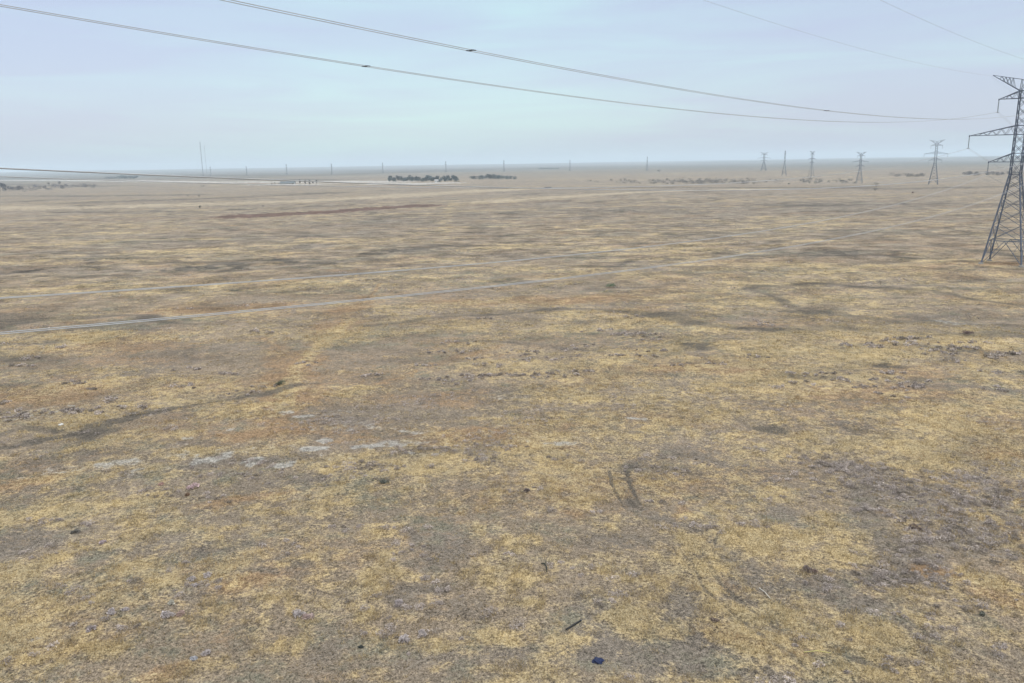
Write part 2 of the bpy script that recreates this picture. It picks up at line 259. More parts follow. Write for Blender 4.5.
def cover(x, y):
    """layer strengths at places of the plain"""
    n = len(x); r = np.hypot(x, y)
    lay = {k: np.zeros(n) for k in ('straw', 'rust', 'grey', 'dark', 'salt', 'scrub', 'red', 'pale', 'white')}
    w1 = fbm(x, y, 4.0, 3, 71) - .5; w2 = fbm(x, y, 4.0, 3, 77) - .5; w3 = fbm(x, y, 30.0, 3, 81) - .5; w4 = fbm(x, y, 30.0, 3, 87) - .5
    fine = fbm(x, y, 1.6, 3, 95) - .5
    for key, lst in (('straw', STRAW), ('rust', RUST), ('grey', GREY), ('dark', DARK), ('salt', SALT), ('scrub', SCRUB)):
        for px, py, a, b, s in lst:
            if key in ('straw', 'grey') and a > 80: s = s * .5
            P, rx, ry, u = near_frame(px, py, a, b)
            R_ = 1.9 * max(rx, ry); near = np.nonzero((np.abs(x - P[0]) < R_) & (np.abs(y - P[1]) < R_))[0]
            if len(near) == 0: continue
            dx = x[near] - P[0]; dy = y[near] - P[1]
            am = min(rx, ry)
            wx = (w1[near] * 3.2 * min(1, am / 3) + w3[near] * min(14, am * .8)); wy = (w2[near] * 3.2 * min(1, am / 3) + w4[near] * min(14, am * .8))
            dx = dx + wx; dy = dy + wy
            rr = dx * u[0] + dy * u[1]; tt = dx * u[1] - dy * u[0]
            q = np.sqrt((tt / rx) ** 2 + (rr / ry) ** 2) + fine[near] * (2.2 if key in ('salt', 'dark') else 1.2)
            lay[key][near] += s * sstep(1.35, .45, q)
    for pts, hw, s, key in LINES:
        W = [hit(*p) for p in pts]
        for A, B in zip(W[:-1], W[1:]):
            d = (B - A)[:2]; l2 = d @ d; pad = hw * 4 + 4
            near = np.nonzero((x > min(A[0], B[0]) - pad) & (x < max(A[0], B[0]) + pad) & (y > min(A[1], B[1]) - pad) & (y < max(A[1], B[1]) + pad))[0]
            if len(near) == 0: continue
            k = min(1.6, hw * .7) ; k3 = min(26, max(0, hw - 4) * .9); X = x[near] + w1[near] * k + w3[near] * k3; Y = y[near] + w2[near] * k + w4[near] * k3
            t = np.clip(((X - A[0]) * d[0] + (Y - A[1]) * d[1]) / l2, 0, 1)
            q = np.hypot(X - A[0] - t * d[0], Y - A[1] - t * d[1]) / hw + fine[near] * 1.6 + w1[near] * 1.2
            v = s * sstep(1.5, .3, q)
            lay[key][near] = np.maximum(lay[key][near], v)
    # the plain's own mottling, stretched along gentle contour lines
    c, s_ = math.cos(R(12)), math.sin(R(12)); xr = x * c + y * s_; yr = -x * s_ + y * c
    big = fbm(xr * .45, yr, 22, 4, 3); mid = fbm(xr * .6, yr, 5.5, 4, 13, .6); sm = fbm(x, y, 1.3, 3, 23, .6); far = fbm(xr * .6, yr * 1.0, 90, 5, 43, .62)
    kf = sstep(70, 350, r)
    lay['straw'] = lay['straw'] * .72 + .27 + .06 * sstep(70, 110, r) * sstep(420, 260, r) + 1.0 * (big - .5) + 1.3 * (mid - .5) + .9 * (sm - .5) + kf * .5 * (far - .5)
    lay['grey'] = lay['grey'] * .8 + .05 + .9 * (fbm(xr * .5, yr, 11, 4, 53, .6) - .5) + kf * .5 * (fbm(xr * .6, yr, 60, 4, 57, .6) - .5) + .2 * kf
    lay['rust'] += .12 + .06 * sstep(60, 90, r) * sstep(400, 200, r) + 1.2 * (fbm(xr * .5, yr, 8, 4, 63, .6) - .5) + .05 * sstep(120, 60, r)
    lay['dark'] += np.clip(1.9 * (fbm(xr * .5, yr, 14, 5, 66, .68) - .6), 0, .7) + kf * np.clip(1.8 * (fbm(xr * .3, yr, 45, 5, 69, .65) - .6), 0, .6) + kf * sstep(1500, 700, r) * np.clip(4.5 * (fbm(xr * .45, yr, 13, 4, 169, .7) - .60), 0, .9) * sstep(.42, .58, fbm(xr, yr, 90, 2, 171))
    # drainage threads winding down the gentle slopes
    wx_ = 26 * (fbm(x, y, 45, 3, 301) - .5); wy_ = 26 * (fbm(x, y, 45, 3, 307) - .5); dr = fbm((x + wx_) * .55 + y * .2, y + wy_, 75, 3, 311)
    lay['dark'] += sstep(60, 140, r) * sstep(1600, 700, r) * .62 * sstep(.016, .002, np.abs(dr - .5)) * sstep(.36, .56, fbm(x, y, 40, 3, 317))
    dr2 = fbm((x + wx_ * .4) * .6 - y * .25, y + wy_ * .4, 24, 3, 321)
    lay['grey'] += .5 * sstep(.03, .004, np.abs(dr2 - .5)) * sstep(.40, .6, fbm(x, y, 18, 3, 327)); lay['dark'] += .3 * sstep(.018, .002, np.abs(dr2 - .5)) * sstep(.45, .6, fbm(x, y, 18, 3, 327))
    lay['scrub'] += np.clip(2.0 * (fbm(x, y, 9, 4, 73, .6) - .57), 0, .6)
    lay['pale'] += sstep(900, 2200, r) * np.clip(2.2 * (fbm(xr * .25, yr, 260, 4, 91, .6) - .48), 0, 1)
    return lay

def hummock(x, y):
    r = np.hypot(x, y)
    return .75 * (fbm(x * .8, y, 6.5, 3, 141, .6) - .5) * sstep(45, 150, r) * sstep(1500, 800, r)
# ------------------------------------------------------------------ ground
rs = [4.0]
while rs[-1] < 17000:
    r0 = rs[-1]; k = .0062 if 30 < r0 < 900 else (.011 if r0 >= 900 else .03)
    rs.append(r0 * (1 + k))
rs = np.array(rs)
th = np.concatenate([np.arange(-40, 40, .13), np.arange(40, 320, 2.5)])
th = np.radians(th); nr, nth = len(rs), len(th)
RR, TT = np.meshgrid(rs, th, indexing='ij')
gx = (RR * np.sin(TT)).ravel(); gy = (RR * np.cos(TT)).ravel()
lay = cover(gx, gy)
gz = terrain(gx, gy)
gr = np.hypot(gx, gy); kn = sstep(260, 60, gr)
gz = gz + hummock(gx, gy) + kn * (.22 * (fbm(gx, gy, 2.2, 4, 101, .55) - .5) + .07 * np.clip(lay['straw'], 0, 1) - .05 * np.clip(lay['dark'], 0, 1))
V = np.stack([gx, gy, gz], 1)
V = np.vstack([V, [[0, 0, float(terrain(0., 0.))]]])
i0 = np.arange(nr - 1)[:, None] * nth; j0 = np.arange(nth)[None, :]; j1 = (j0 + 1) % nth
quads = np.stack([i0 + j0, i0 + j1, i0 + nth + j1, i0 + nth + j0], -1).reshape(-1, 4)[:, ::-1]
cent = len(V) - 1
fan = np.array([[cent, j, (j + 1) % nth] for j in range(nth)])[:, ::-1]
me = bpy.data.meshes.new('ground')
nq = len(quads); loops = np.concatenate([quads.ravel(), fan.ravel()])
me.vertices.add(len(V)); me.vertices.foreach_set('co', V.astype(np.float32).ravel())
me.loops.add(len(loops)); me.loops.foreach_set('vertex_index', loops.astype(np.int32))
me.polygons.add(nq + len(fan))
me.polygons.foreach_set('loop_start', np.concatenate([np.arange(nq) * 4, nq * 4 + np.arange(len(fan)) * 3]).astype(np.int32))
me.polygons.foreach_set('loop_total', np.concatenate([np.full(nq, 4), np.full(len(fan), 3)]).astype(np.int32))
me.polygons.foreach_set('use_smooth', np.ones(nq + len(fan), bool))
me.update(calc_edges=True)
def colattr(nm, ks):
    a = me.color_attributes.new(nm, 'FLOAT_COLOR', 'POINT')
    arr = np.zeros((len(V), 4), np.float32); arr[:, 3] = 1
    for i, k in enumerate(ks): arr[:-1, i] = lay[k]
    a.data.foreach_set('color', arr.ravel())
colattr('cover_a', ('straw', 'rust', 'grey')); colattr('cover_b', ('dark', 'salt', 'scrub')); colattr('cover_c', ('red', 'pale', 'white'))
PAL = dict(soil=(.212, .168, .120), straw=(.385, .290, .148), straw2=(.285, .229, .136), rust=(.235, .153, .085), grey=(.156, .132, .105), green=(.158, .145, .106),
           dark=(.085, .075, .062), salt=(.285, .270, .240), scrub=(.160, .138, .114), red=(.100, .058, .048), pale=(.36, .30, .21), white=(.42, .395, .36))
gm = bpy.data.materials.new('steppe_ground'); gm.use_nodes = True; t = gm.node_tree; n = t.nodes; l = t.links
bs = n['Principled BSDF']; bs.inputs['Roughness'].default_value = .95; bs.inputs['Specular IOR Level'].default_value = .08
geo = n.new('ShaderNodeNewGeometry')
def noise(scale, detail=4, rough=.6, stretch=None, off=0.0):
    no = n.new('ShaderNodeTexNoise'); no.inputs['Scale'].default_value = scale; no.inputs['Detail'].default_value = detail; no.inputs['Roughness'].default_value = rough
    mpn = n.new('ShaderNodeMapping'); mpn.inputs['Location'].default_value = (off, off * .7, off * .3)
    if stretch: mpn.inputs['Scale'].default_value = stretch
    l.new(geo.outputs['Position'], mpn.inputs[0]); l.new(mpn.outputs[0], no.inputs[0])
    return no.outputs[0]
def mt(op, a, b=None, c=None, clamp=False):
    q = n.new('ShaderNodeMath'); q.operation = op; q.use_clamp = clamp
    for k, v in enumerate((a, b, c)):
        if v is None: continue
        if isinstance(v, (int, float)): q.inputs[k].default_value = v
        else: l.new(v, q.inputs[k])
    return q.outputs[0]
def thr(layer, nz, k, lo, hi):
    """a layer shows where its strength plus fine noise passes a threshold"""
    v = mt('ADD', layer, mt('MULTIPLY', mt('SUBTRACT', nz, .5), k))
    r_ = n.new('ShaderNodeMapRange'); r_.interpolation_type = 'SMOOTHSTEP'; r_.inputs['From Min'].default_value = lo; r_.inputs['From Max'].default_value = hi
    l.new(v, r_.inputs[0]); return r_.outputs[0]
def mixc(f, a, b):
    q = n.new('ShaderNodeMix'); q.data_type = 'RGBA'
    if isinstance(f, (int, float)): q.inputs[0].default_value = f
    else: l.new(f, q.inputs[0])
    for k, v in ((6, a), (7, b)):
        if isinstance(v, tuple): q.inputs[k].default_value = (*v, 1)
        else: l.new(v, q.inputs[k])
    return q.outputs[2]
def layers(nm):
    a = n.new('ShaderNodeAttribute'); a.attribute_name = nm; s = n.new('ShaderNodeSeparateColor'); l.new(a.outputs['Color'], s.inputs[0]); return s.outputs
A = layers('cover_a'); B = layers('cover_b'); Cc = layers('cover_c')
nA = noise(1.1, 8, .72); nB = noise(4.5, 5, .7, off=9); nC = noise(.35, 8, .72, off=31); nD = noise(13, 3, .65, off=5); nE = noise(.06, 6, .65, (.5, 1, 1), 60)
col = mixc(thr(A[2], nB, 1.4, -.1, .7), PAL['soil'], PAL['grey'])
col = mixc(thr(mt('MULTIPLY', nE, 1.0), nC, 1.4, .5, .75), col, PAL['green'])
col = mixc(mt('MULTIPLY', thr(A[1], nA, 2.4, .05, .85), .85), col, PAL['rust'])
st = mixc(thr(nC, nB, .8, .35, .65), PAL['straw'], PAL['straw2'])
netS = mt('SUBTRACT', A[0], mt('MULTIPLY', A[2], .62))
col = mixc(mt('MULTIPLY', thr(netS, mt('ADD', mt('MULTIPLY', nA, .55), mt('MULTIPLY', nB, .45)), 4.2, 0.10, .86), .95), col, st)
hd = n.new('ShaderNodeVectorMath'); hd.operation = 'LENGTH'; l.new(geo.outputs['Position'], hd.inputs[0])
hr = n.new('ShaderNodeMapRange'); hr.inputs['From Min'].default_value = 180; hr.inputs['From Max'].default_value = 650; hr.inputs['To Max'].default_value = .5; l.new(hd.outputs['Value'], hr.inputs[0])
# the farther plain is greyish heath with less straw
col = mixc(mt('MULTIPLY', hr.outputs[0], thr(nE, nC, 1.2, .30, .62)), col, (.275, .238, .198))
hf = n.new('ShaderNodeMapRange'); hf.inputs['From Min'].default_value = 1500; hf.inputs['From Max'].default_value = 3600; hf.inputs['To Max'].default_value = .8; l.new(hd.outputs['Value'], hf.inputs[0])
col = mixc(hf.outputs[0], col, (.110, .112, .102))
col = mixc(mt('MULTIPLY', thr(B[2], nA, 2.4, .55, .85), .8), col, PAL['scrub'])
col = mixc(mt('MULTIPLY', thr(B[0], nA, 2.6, .25, .85), .85), col, PAL['dark'])
col = mixc(mt('MULTIPLY', thr(B[1], nA, 2.4, .30, .85), .85), col, PAL['salt'])
col = mixc(mt('MULTIPLY', thr(Cc[1], nC, 1.2, .3, .9), .7), col, PAL['pale'])
col = mixc(mt('MULTIPLY', thr(Cc[0], nC, 1.1, .3, .9), .85), col, PAL['red'])
col = mixc(mt('MULTIPLY', thr(Cc[2], nC, 1.1, .5, 1.0), .8), col, PAL['white'])
nG = noise(.42, 5, .72, (.42, 1, 1), 140); nH = noise(.035, 4, .6, (.5, 1, 1), 190)
flk = n.new('ShaderNodeMapRange'); flk.interpolation_type = 'SMOOTHSTEP'; flk.inputs['From Min'].default_value = .55; flk.inputs['From Max'].default_value = .68; l.new(nG, flk.inputs[0])
gat = n.new('ShaderNodeMapRange'); gat.interpolation_type = 'SMOOTHSTEP'; gat.inputs['From Min'].default_value = .42; gat.inputs['From Max'].default_value = .6; l.new(nH, gat.inputs[0])
# short dark dashes of low growth; near ones also paint shadows between tufts
col = mixc(mt('MULTIPLY', mt('MULTIPLY', flk.outputs[0], gat.outputs[0]), .62), col, (.100, .084, .074))
# speckle of stalks, litter and pebbles, with small shadows between tufts painted in
spk = mt('ADD', mt('MULTIPLY', mt('SUBTRACT', nD, .5), 3.8), mt('MULTIPLY', mt('SUBTRACT', nB, .5), 3.2))
spk = mt('ADD', spk, mt('MULTIPLY', mt('SUBTRACT', nA, .5), 1.2))
nF = noise(.16, 6, .78, (.8, 1, 1), 77)
dist = n.new('ShaderNodeVectorMath'); dist.operation = 'LENGTH'; l.new(geo.outputs['Position'], dist.inputs[0])
fr = n.new('ShaderNodeMapRange'); fr.inputs['From Min'].default_value = 50; fr.inputs['From Max'].default_value = 220; l.new(dist.outputs['Value'], fr.inputs[0])
# beyond the single tufts the cover is patchy at the scale of metres
ff = n.new('ShaderNodeMapRange'); ff.inputs['From Min'].default_value = 250; ff.inputs['From Max'].default_value = 800; ff.inputs['To Min'].default_value = 1; ff.inputs['To Max'].default_value = .35; l.new(dist.outputs['Value'], ff.inputs[0])
spk = mt('ADD', spk, mt('MULTIPLY', mt('MULTIPLY', mt('SUBTRACT', nF, .5), mt('MULTIPLY', ff.outputs[0], 4.0)), mt('ADD', mt('MULTIPLY', fr.outputs[0], .8), .2)))
sv = mt('MAXIMUM', mt('ADD', spk, 1.02), .25)
vs = n.new('ShaderNodeVectorMath'); vs.operation = 'SCALE'; l.new(col, vs.inputs[0]); l.new(sv, vs.inputs['Scale'])
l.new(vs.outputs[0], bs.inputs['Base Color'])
bp = n.new('ShaderNodeBump'); bp.inputs['Strength'].default_value = .9; bp.inputs['Distance'].default_value = .12
l.new(mt('ADD', nB, mt('MULTIPLY', nA, 1.2)), bp.inputs['Height']); l.new(bp.outputs[0], bs.inputs['Normal'])
me.materials.append(gm)
go = bpy.data.objects.new('ground', me); COL.objects.link(go); tag(go, kind='structure')

def gheight(x, y):
    """ground sheet height incl. its small bumps"""
    x = np.atleast_1d(np.asarray(x, float)); y = np.atleast_1d(np.asarray(y, float)); r = np.hypot(x, y)
    return terrain(x, y) + hummock(x, y) + sstep(260, 60, r) * (.22 * (fbm(x, y, 2.2, 4, 101, .55) - .5))
def place(px, py):
    P = hit(px, py); return (float(P[0]), float(P[1]), float(gheight(P[0], P[1])[0]))

# ------------------------------------------------------------------ dry grass tufts (nobody could count them)
rng = np.random.default_rng(7)
def sample(bands, half=37.0):
    xs = []; ys = []
    for r0, r1, dens in bands:
        area = R(2 * half) * (r1 * r1 - r0 * r0) / 2; k = int(area * dens)
        r_ = np.sqrt(rng.uniform(r0 * r0, r1 * r1, k)); a = rng.uniform(-R(half), R(half), k)
        xs.append(r_ * np.sin(a)); ys.append(r_ * np.cos(a))
    return np.concatenate(xs), np.concatenate(ys)
tx, ty = sample([(30, 46, 26), (46, 62, 16), (62, 90, 8), (90, 140, 3.0), (140, 220, .9)])
lt = cover(tx, ty)
p = np.clip(lt['straw'] - .62 * lt['grey'], 0, 1.1) + 1.7 * (fbm(tx, ty, .8, 3, 201, .7) - .5)
pr = np.where(p > .42, 1.0, .10) * np.where(lt['dark'] > .5, .1, 1) * np.where(lt['salt'] > .45, .1, 1)
pr = pr * sstep(225, 95, np.hypot(tx, ty)); keep = rng.random(len(tx)) < pr
tx, ty, pp = tx[keep], ty[keep], p[keep]; rust = lt['rust'][keep]
tz = gheight(tx, ty); tr = np.hypot(tx, ty)
NB = 9; nt_ = len(tx)
scl = rng.uniform(.6, 1.3, nt_) * np.where(pp > .42, 1, .6) * np.where((pp > .8) & (rng.random(nt_) < .5), 1.7, 1)
bx = np.repeat(tx, NB); by = np.repeat(ty, NB); bz = np.repeat(tz, NB); bsn = np.repeat(scl, NB); br = np.repeat(tr, NB)
nbk = len(bx); a = rng.uniform(0, 2 * np.pi, nbk); lean = rng.uniform(.15, 1.0, nbk); hgt = rng.uniform(.10, .24, nbk) * bsn; rad = rng.uniform(0, .16, nbk) * bsn * (1 + br / 150)
rx = bx + np.cos(a) * rad; ry = by + np.sin(a) * rad; wd = rng.uniform(.008, .018, nbk) * (br / 45) ** .8
a2 = rng.uniform(0, 2 * np.pi, nbk)
Vb = np.empty((nbk, 3, 3)); dxw = np.cos(a2) * wd; dyw = np.sin(a2) * wd
Vb[:, 0] = np.stack([rx - dxw, ry - dyw, bz - .03], 1); Vb[:, 1] = np.stack([rx + dxw, ry + dyw, bz - .03], 1)
Vb[:, 2] = np.stack([rx + np.cos(a) * lean * hgt, ry + np.sin(a) * lean * hgt, bz + hgt], 1)
cA = np.array([.425, .318, .150]); cB = np.array([.325, .258, .150]); cR = np.array([.35, .22, .12])
mixv = rng.random(nt_)[:, None]; cc = cA * mixv + cB * (1 - mixv); kr = np.clip(rust * 1.3, 0, .8)[:, None] * rng.random(nt_)[:, None]; cc = cc * (1 - kr) + cR * kr
cc = cc * rng.uniform(.6, 1.3, nt_)[:, None]
cb = np.repeat(cc, NB, 0) * rng.uniform(.8, 1.2, nbk)[:, None]
cb = np.concatenate([np.repeat(cb, 3, 0), np.ones((nbk * 3, 1))], 1)
g = np_mesh('dry_grass', Vb.reshape(-1, 3), np.arange(nbk * 3), 3, M_STRAW, {'tint': cb})
tag(g, 'straw coloured tufts of dry grass scattered over the near steppe', 'grass', kind='stuff')
print('tufts', nt_)

# ------------------------------------------------------------------ low scrub
BRT = 1.75
def bush_cloud(rnd, size, nf, flat=.6, base=(.215, .165, .150), twig=(.02, .05)):
    """many small twig faces filling a lumpy dome; returns V (nf*3,3) and colours"""
    lob = rnd.integers(2, 6); lc = np.stack([rnd.uniform(-.6, .6, lob) * size, rnd.uniform(-.6, .6, lob) * size, rnd.uniform(.1, .35, lob) * size * flat], 1)
    lr = rnd.uniform(.4, .75, lob) * size; w_ = rnd.integers(0, lob, nf)
    d = rnd.normal(size=(nf, 3)); d /= np.linalg.norm(d, axis=1)[:, None]; d[:, 2] = np.abs(d[:, 2])
    q = lc[w_] + d * (lr[w_] * rnd.uniform(.5, 1.05, nf))[:, None] * np.array([1, 1, flat])
    s = rnd.uniform(*twig, nf)[:, None] * (size / .4) ** .3
    e1 = rnd.normal(size=(nf, 3)) * s; e2 = rnd.normal(size=(nf, 3)) * s * .6
    T = np.stack([q - e1, q + e1, q + e2 + d * s], 1)
    c = np.clip(np.array(base)[None] * BRT * rnd.uniform(.6, 1.3, nf)[:, None], 0, .7)
    return T.reshape(-1, 3), np.repeat(c, 3, 0)
sx, sy = sample([(30, 60, 1.3), (60, 110, .8), (110, 200, .2), (200, 420, .03)], 36)
ls = cover(sx, sy); keep = rng.random(len(sx)) < np.clip((ls['scrub'] - .2) * 1.35, 0.02, 1); sx, sy = sx[keep], sy[keep]
# low scrub grows in small colonies
ox = np.repeat(sx, 5) + rng.normal(0, 1.2, len(sx) * 5); oy = np.repeat(sy, 5) + rng.normal(0, .5, len(sx) * 5)
oz = gheight(ox, oy); VV = []; CV = []
for i in range(len(ox)):
    r_ = math.hypot(ox[i], oy[i]); nf = 230 if r_ < 70 else (90 if r_ < 130 else 16); sz = rng.uniform(.16, .52) * (1 if r_ < 110 else 1.4)
    b = np.array([.24, .207, .185]) if rng.random() < .75 else np.array([.17, .145, .12])
    tt, c_ = bush_cloud(rng, sz, nf, .7, b * rng.uniform(.7, 1.25), (.016, .035) if r_ < 90 else (.04, .08)); VV.append(tt + [ox[i], oy[i], oz[i] - .02]); CV.append(c_)
VV = np.concatenate(VV); CV = np.concatenate(CV); CV = np.concatenate([CV, np.ones((len(CV), 1))], 1)
g = np_mesh('low_scrub', VV, np.arange(len(VV)), 3, M_SCRUB, {'tint': CV})
tag(g, 'carpet of low grey-pink scrub growing through the dry grass', 'scrub', kind='stuff')
print('scrub', len(ox))

def bush(name, px, py, size, label, base=(.27, .205, .19), nf=420, flat=.75, group='single bushes on the near steppe', cat='bush', seed=0):
    rnd = np.random.default_rng(int(px * 7 + py * 13 + seed))
    base = tuple(.62 * v + .38 * sum(base) / 3 for v in base)
    T, c = bush_cloud(rnd, size * 1.3, int(nf * 1.5), flat, base, (.02, .045)); c = np.concatenate([c, np.ones((len(c), 1))], 1)
    o = np_mesh(name, T, np.arange(len(T)), 3, M_SCRUB, {'tint': c}); o.location = place(px, py)
    return tag(o, label, cat, group)
PK, BR, GN = (.28, .235, .22), (.13, .09, .07), (.10, .12, .065)
for px, py, s, c, lb in [
 (168, 617, .34, PK, 'rounded pale pink-grey bush, larger of the touching pair near the bottom left corner'),
 (181, 615, .22, (.27, .17, .13), 'small reddish bush touching a larger pale bush near the bottom left corner'),
 (298, 616, .28, PK, 'pale grey bush, left one of a pair below the middle of the left half'),
 (308, 619, .24, (.30, .20, .17), 'pinkish bush, right one of a pair below the middle of the left half'),
 (406, 642, .28, PK, 'lumpy pink-grey bush just left of a long bright yellow grass patch'),
 (421, 634, .24, PK, 'pink-grey bush directly above a long bright yellow grass patch'),
 (400, 605, .24, (.26, .21, .20), 'small grey bush on bare grey soil above the lumpy pink-grey bush'),
 (112, 613, .22, PK, 'flat pale bush, left one of the low row near the bottom left'),
 (125, 611, .20, PK, 'flat pale bush at the right end of the low row near the bottom left'),
 (192, 580, .20, PK, 'small flat grey bush on the grey soil above the paired bushes at left'),
 (207, 576, .22, PK, 'elongated pale bush at the top of the small cluster left of centre bottom'),
 (194, 586, .15, PK, 'tiny pale bush below two others in the small cluster at left'),
 (173, 603, .20, (.26, .24, .18), 'olive-grey flat bush just above the rounded pale pair at left'),
 (90, 631, .20, (.25, .20, .19), 'low grey bush at the bottom left on dark soil'),
 (205, 655, .20, PK, 'small pale bush near the bottom edge, right of the yellow grass'),
 (193, 660, .14, (.24, .24, .26), 'little bluish-grey bush near the bottom edge at left'),
 (104, 544, .20, (.28, .21, .22), 'small lilac-grey bush beside a yellow grass patch at far left'),
 (162, 485, .24, (.33, .18, .14), 'small reddish-pink bush on pale straw at left'),
 (194, 489, .38, (.38, .24, .24), 'brightest pink rounded bush standing on straw grass at left'),
 (187, 496, .20, (.13, .07, .03), 'small dark brown bush just below the bright pink one'),
 (804, 570, .30, BR, 'dark brown low bush on grey soil right of centre'),
 (815, 572, .20, (.2, .13, .1), 'smaller brown bush beside the dark brown low bush right of centre'),
 (714, 621, .18, BR, 'tiny dark reddish bush at the lower right of centre'),
 (913, 529, .36, (.12, .08, .06), 'dark brown bush at the left edge of the pink-grey scrub field'),
 (75, 534, .2, (.10, .09, .075), 'dark flat bush on grey ground at far left'),
 (385, 483, .3, (.085, .09, .065), 'dark green flat bush on yellow grass left of centre'),
 (527, 492, .24, (.14, .10, .08), 'dark brown flat bush on the big yellow patch near the centre'),
 (278, 385, .5, (.06, .075, .04), 'small dark green bush at the end of the dark swale'),
 (611, 287, 1.0, (.07, .12, .05), 'small green bush alone on tan grass right of centre'),
 (983, 616, .18, (.12, .12, .085), 'dark green weed near the lower right corner'),
 (970, 335, .8, (.10, .06, .055), 'dark reddish bush out on the grass beneath the big pylon'),
]: bush('bush', px, py, s, lb, c)

# ------------------------------------------------------------------ small litter on the near ground
x, y, z = place(573.5, 626)
pe = empty('fallen_pipe', (x, y, z + .07)); mb = MB(); A_ = np.array(hit(566.5, 630.5)); B_ = np.array(hit(581, 621.5)); d = (B_ - A_) / 2
P0 = [Vector((-d[0], -d[1], 0)), Vector((0, 0, 0.01)), Vector((d[0], d[1], 0))]; mb.tube(P0, .055, 10); mb.build('pipe_body', mat('black_rubber', (.02, .02, .02), .6), pe, True)
mb = MB(); mb.tube([Vector((d[0] * 1.0, d[1] * 1.0, 0)), Vector((d[0] * 1.06, d[1] * 1.06, 0))], .068, 10); mb.build('pipe_collar', mat('grey_cap', (.12, .12, .12), .6), pe, True)
tag(pe, 'short black pipe lying slantwise on bare ground near the bottom edge', 'pipe')
def crumple(name, px, py, size, color, label, cat, seed, flat=.35, nm='cloth'):
    bm = bmesh.new(); bmesh.ops.create_icosphere(bm, subdivisions=4, radius=1); rnd = np.random.default_rng(seed); off = rnd.uniform(0, 50, 3)
    for v in bm.verts:
        c = v.co; f = float(fbm(np.array([c.x * 1.0 + c.z + off[0]]), np.array([c.y * 1.0 - c.z * .7 + off[1]]), .55, 4, seed, .6)[0])
        v.co = Vector((c.x * size * (.45 + 1.15 * f), c.y * size * .8 * (.45 + 1.15 * f), c.z * size * flat * (.3 + 1.4 * f)))
    me_ = bpy.data.meshes.new(name); bm.to_mesh(me_); bm.free(); me_.materials.append(mat(nm, color, .75, 0, .3, 6, .4)); me_.polygons.foreach_set('use_smooth', [True] * len(me_.polygons))
    o = bpy.data.objects.new(name, me_); COL.objects.link(o); q = place(px, py); o.location = (q[0], q[1], q[2] + size * flat * .5); return tag(o, label, cat)
crumple('crumpled_cloth', 598.5, 662, .27, (.012, .02, .06), 'dark blue crumpled cloth lying on grey soil at the bottom', 'cloth', 3, .42, 'blue_cloth')
crumple('stone', 600.5, 616, .09, (.04, .045, .04), 'small dark stone lying above and right of the black pipe', 'stone', 5, .5, 'dark_stone')
crumple('plastic_scrap', 361, 648, .13, (.012, .016, .014), 'small black scrap of plastic on grass near the bottom', 'litter', 8, .4, 'black_plastic')
crumple('stone', 61, 425.5, .22, (.48, .47, .44), 'white stone standing out beside the dark swale at far left', 'stone', 9, .6, 'white_stone')
crumple('stone', 733.5, 575.5, .06, (.6, .6, .58), 'tiny white pebble on tan ground right of centre', 'stone', 12, .6, 'white_pebble')
# a bent dead branch, dark
x, y, z = place(545, 568); be = MB()
pts = [hit(541, 564.5), hit(544.5, 565.5), hit(546.5, 568.5), hit(546.5, 572.5)]
be.tube([Vector((p_[0] - x, p_[1] - y, h_)) for p_, h_ in zip(pts, (.10, .14, .12, .04))], [.03, .045, .04, .02], 6)
be.tube([Vector((pts[1][0] - x, pts[1][1] - y, .12)), Vector((pts[1][0] - x + .12, pts[1][1] - y + .25, .22))], [.03, .012], 5)
o = be.build('dead_branch', mat('wet_dark_wood', (.022, .026, .02), .8)); o.location = (x, y, z); tag(o, 'bent dark dead branch lying on yellow grass at lower centre', 'branch')
# pale stick
x, y, z = place(765, 594); be = MB(); A_ = hit(759, 589); B_ = hit(770.5, 599.5)
be.tube([Vector((A_[0] - x, A_[1] - y, .09)), Vector((0, 0, .11)), Vector((B_[0] - x, B_[1] - y, .05))], [.018, .02, .016], 6)
o = be.build('pale_stick', mat('bleached_wood', (.50, .48, .42), .7)); o.location = (x, y, z); tag(o, 'straight whitish stick lying on grey ground at lower right', 'stick')
x, y, z = place(817, 653); be = MB(); A_ = hit(804, 653); B_ = hit(831, 654)
be.tube([Vector((A_[0] - x, A_[1] - y, .08)), Vector((0, .05, .12)), Vector((B_[0] - x, B_[1] - y, .06))], [.016, .02, .012], 6)
o = be.build('yellow_stalk', mat('yellow_straw_stalk', (.50, .45, .16), .7)); o.location = (x, y, z); tag(o, 'long yellow-green stalk lying near the bottom right', 'stalk')

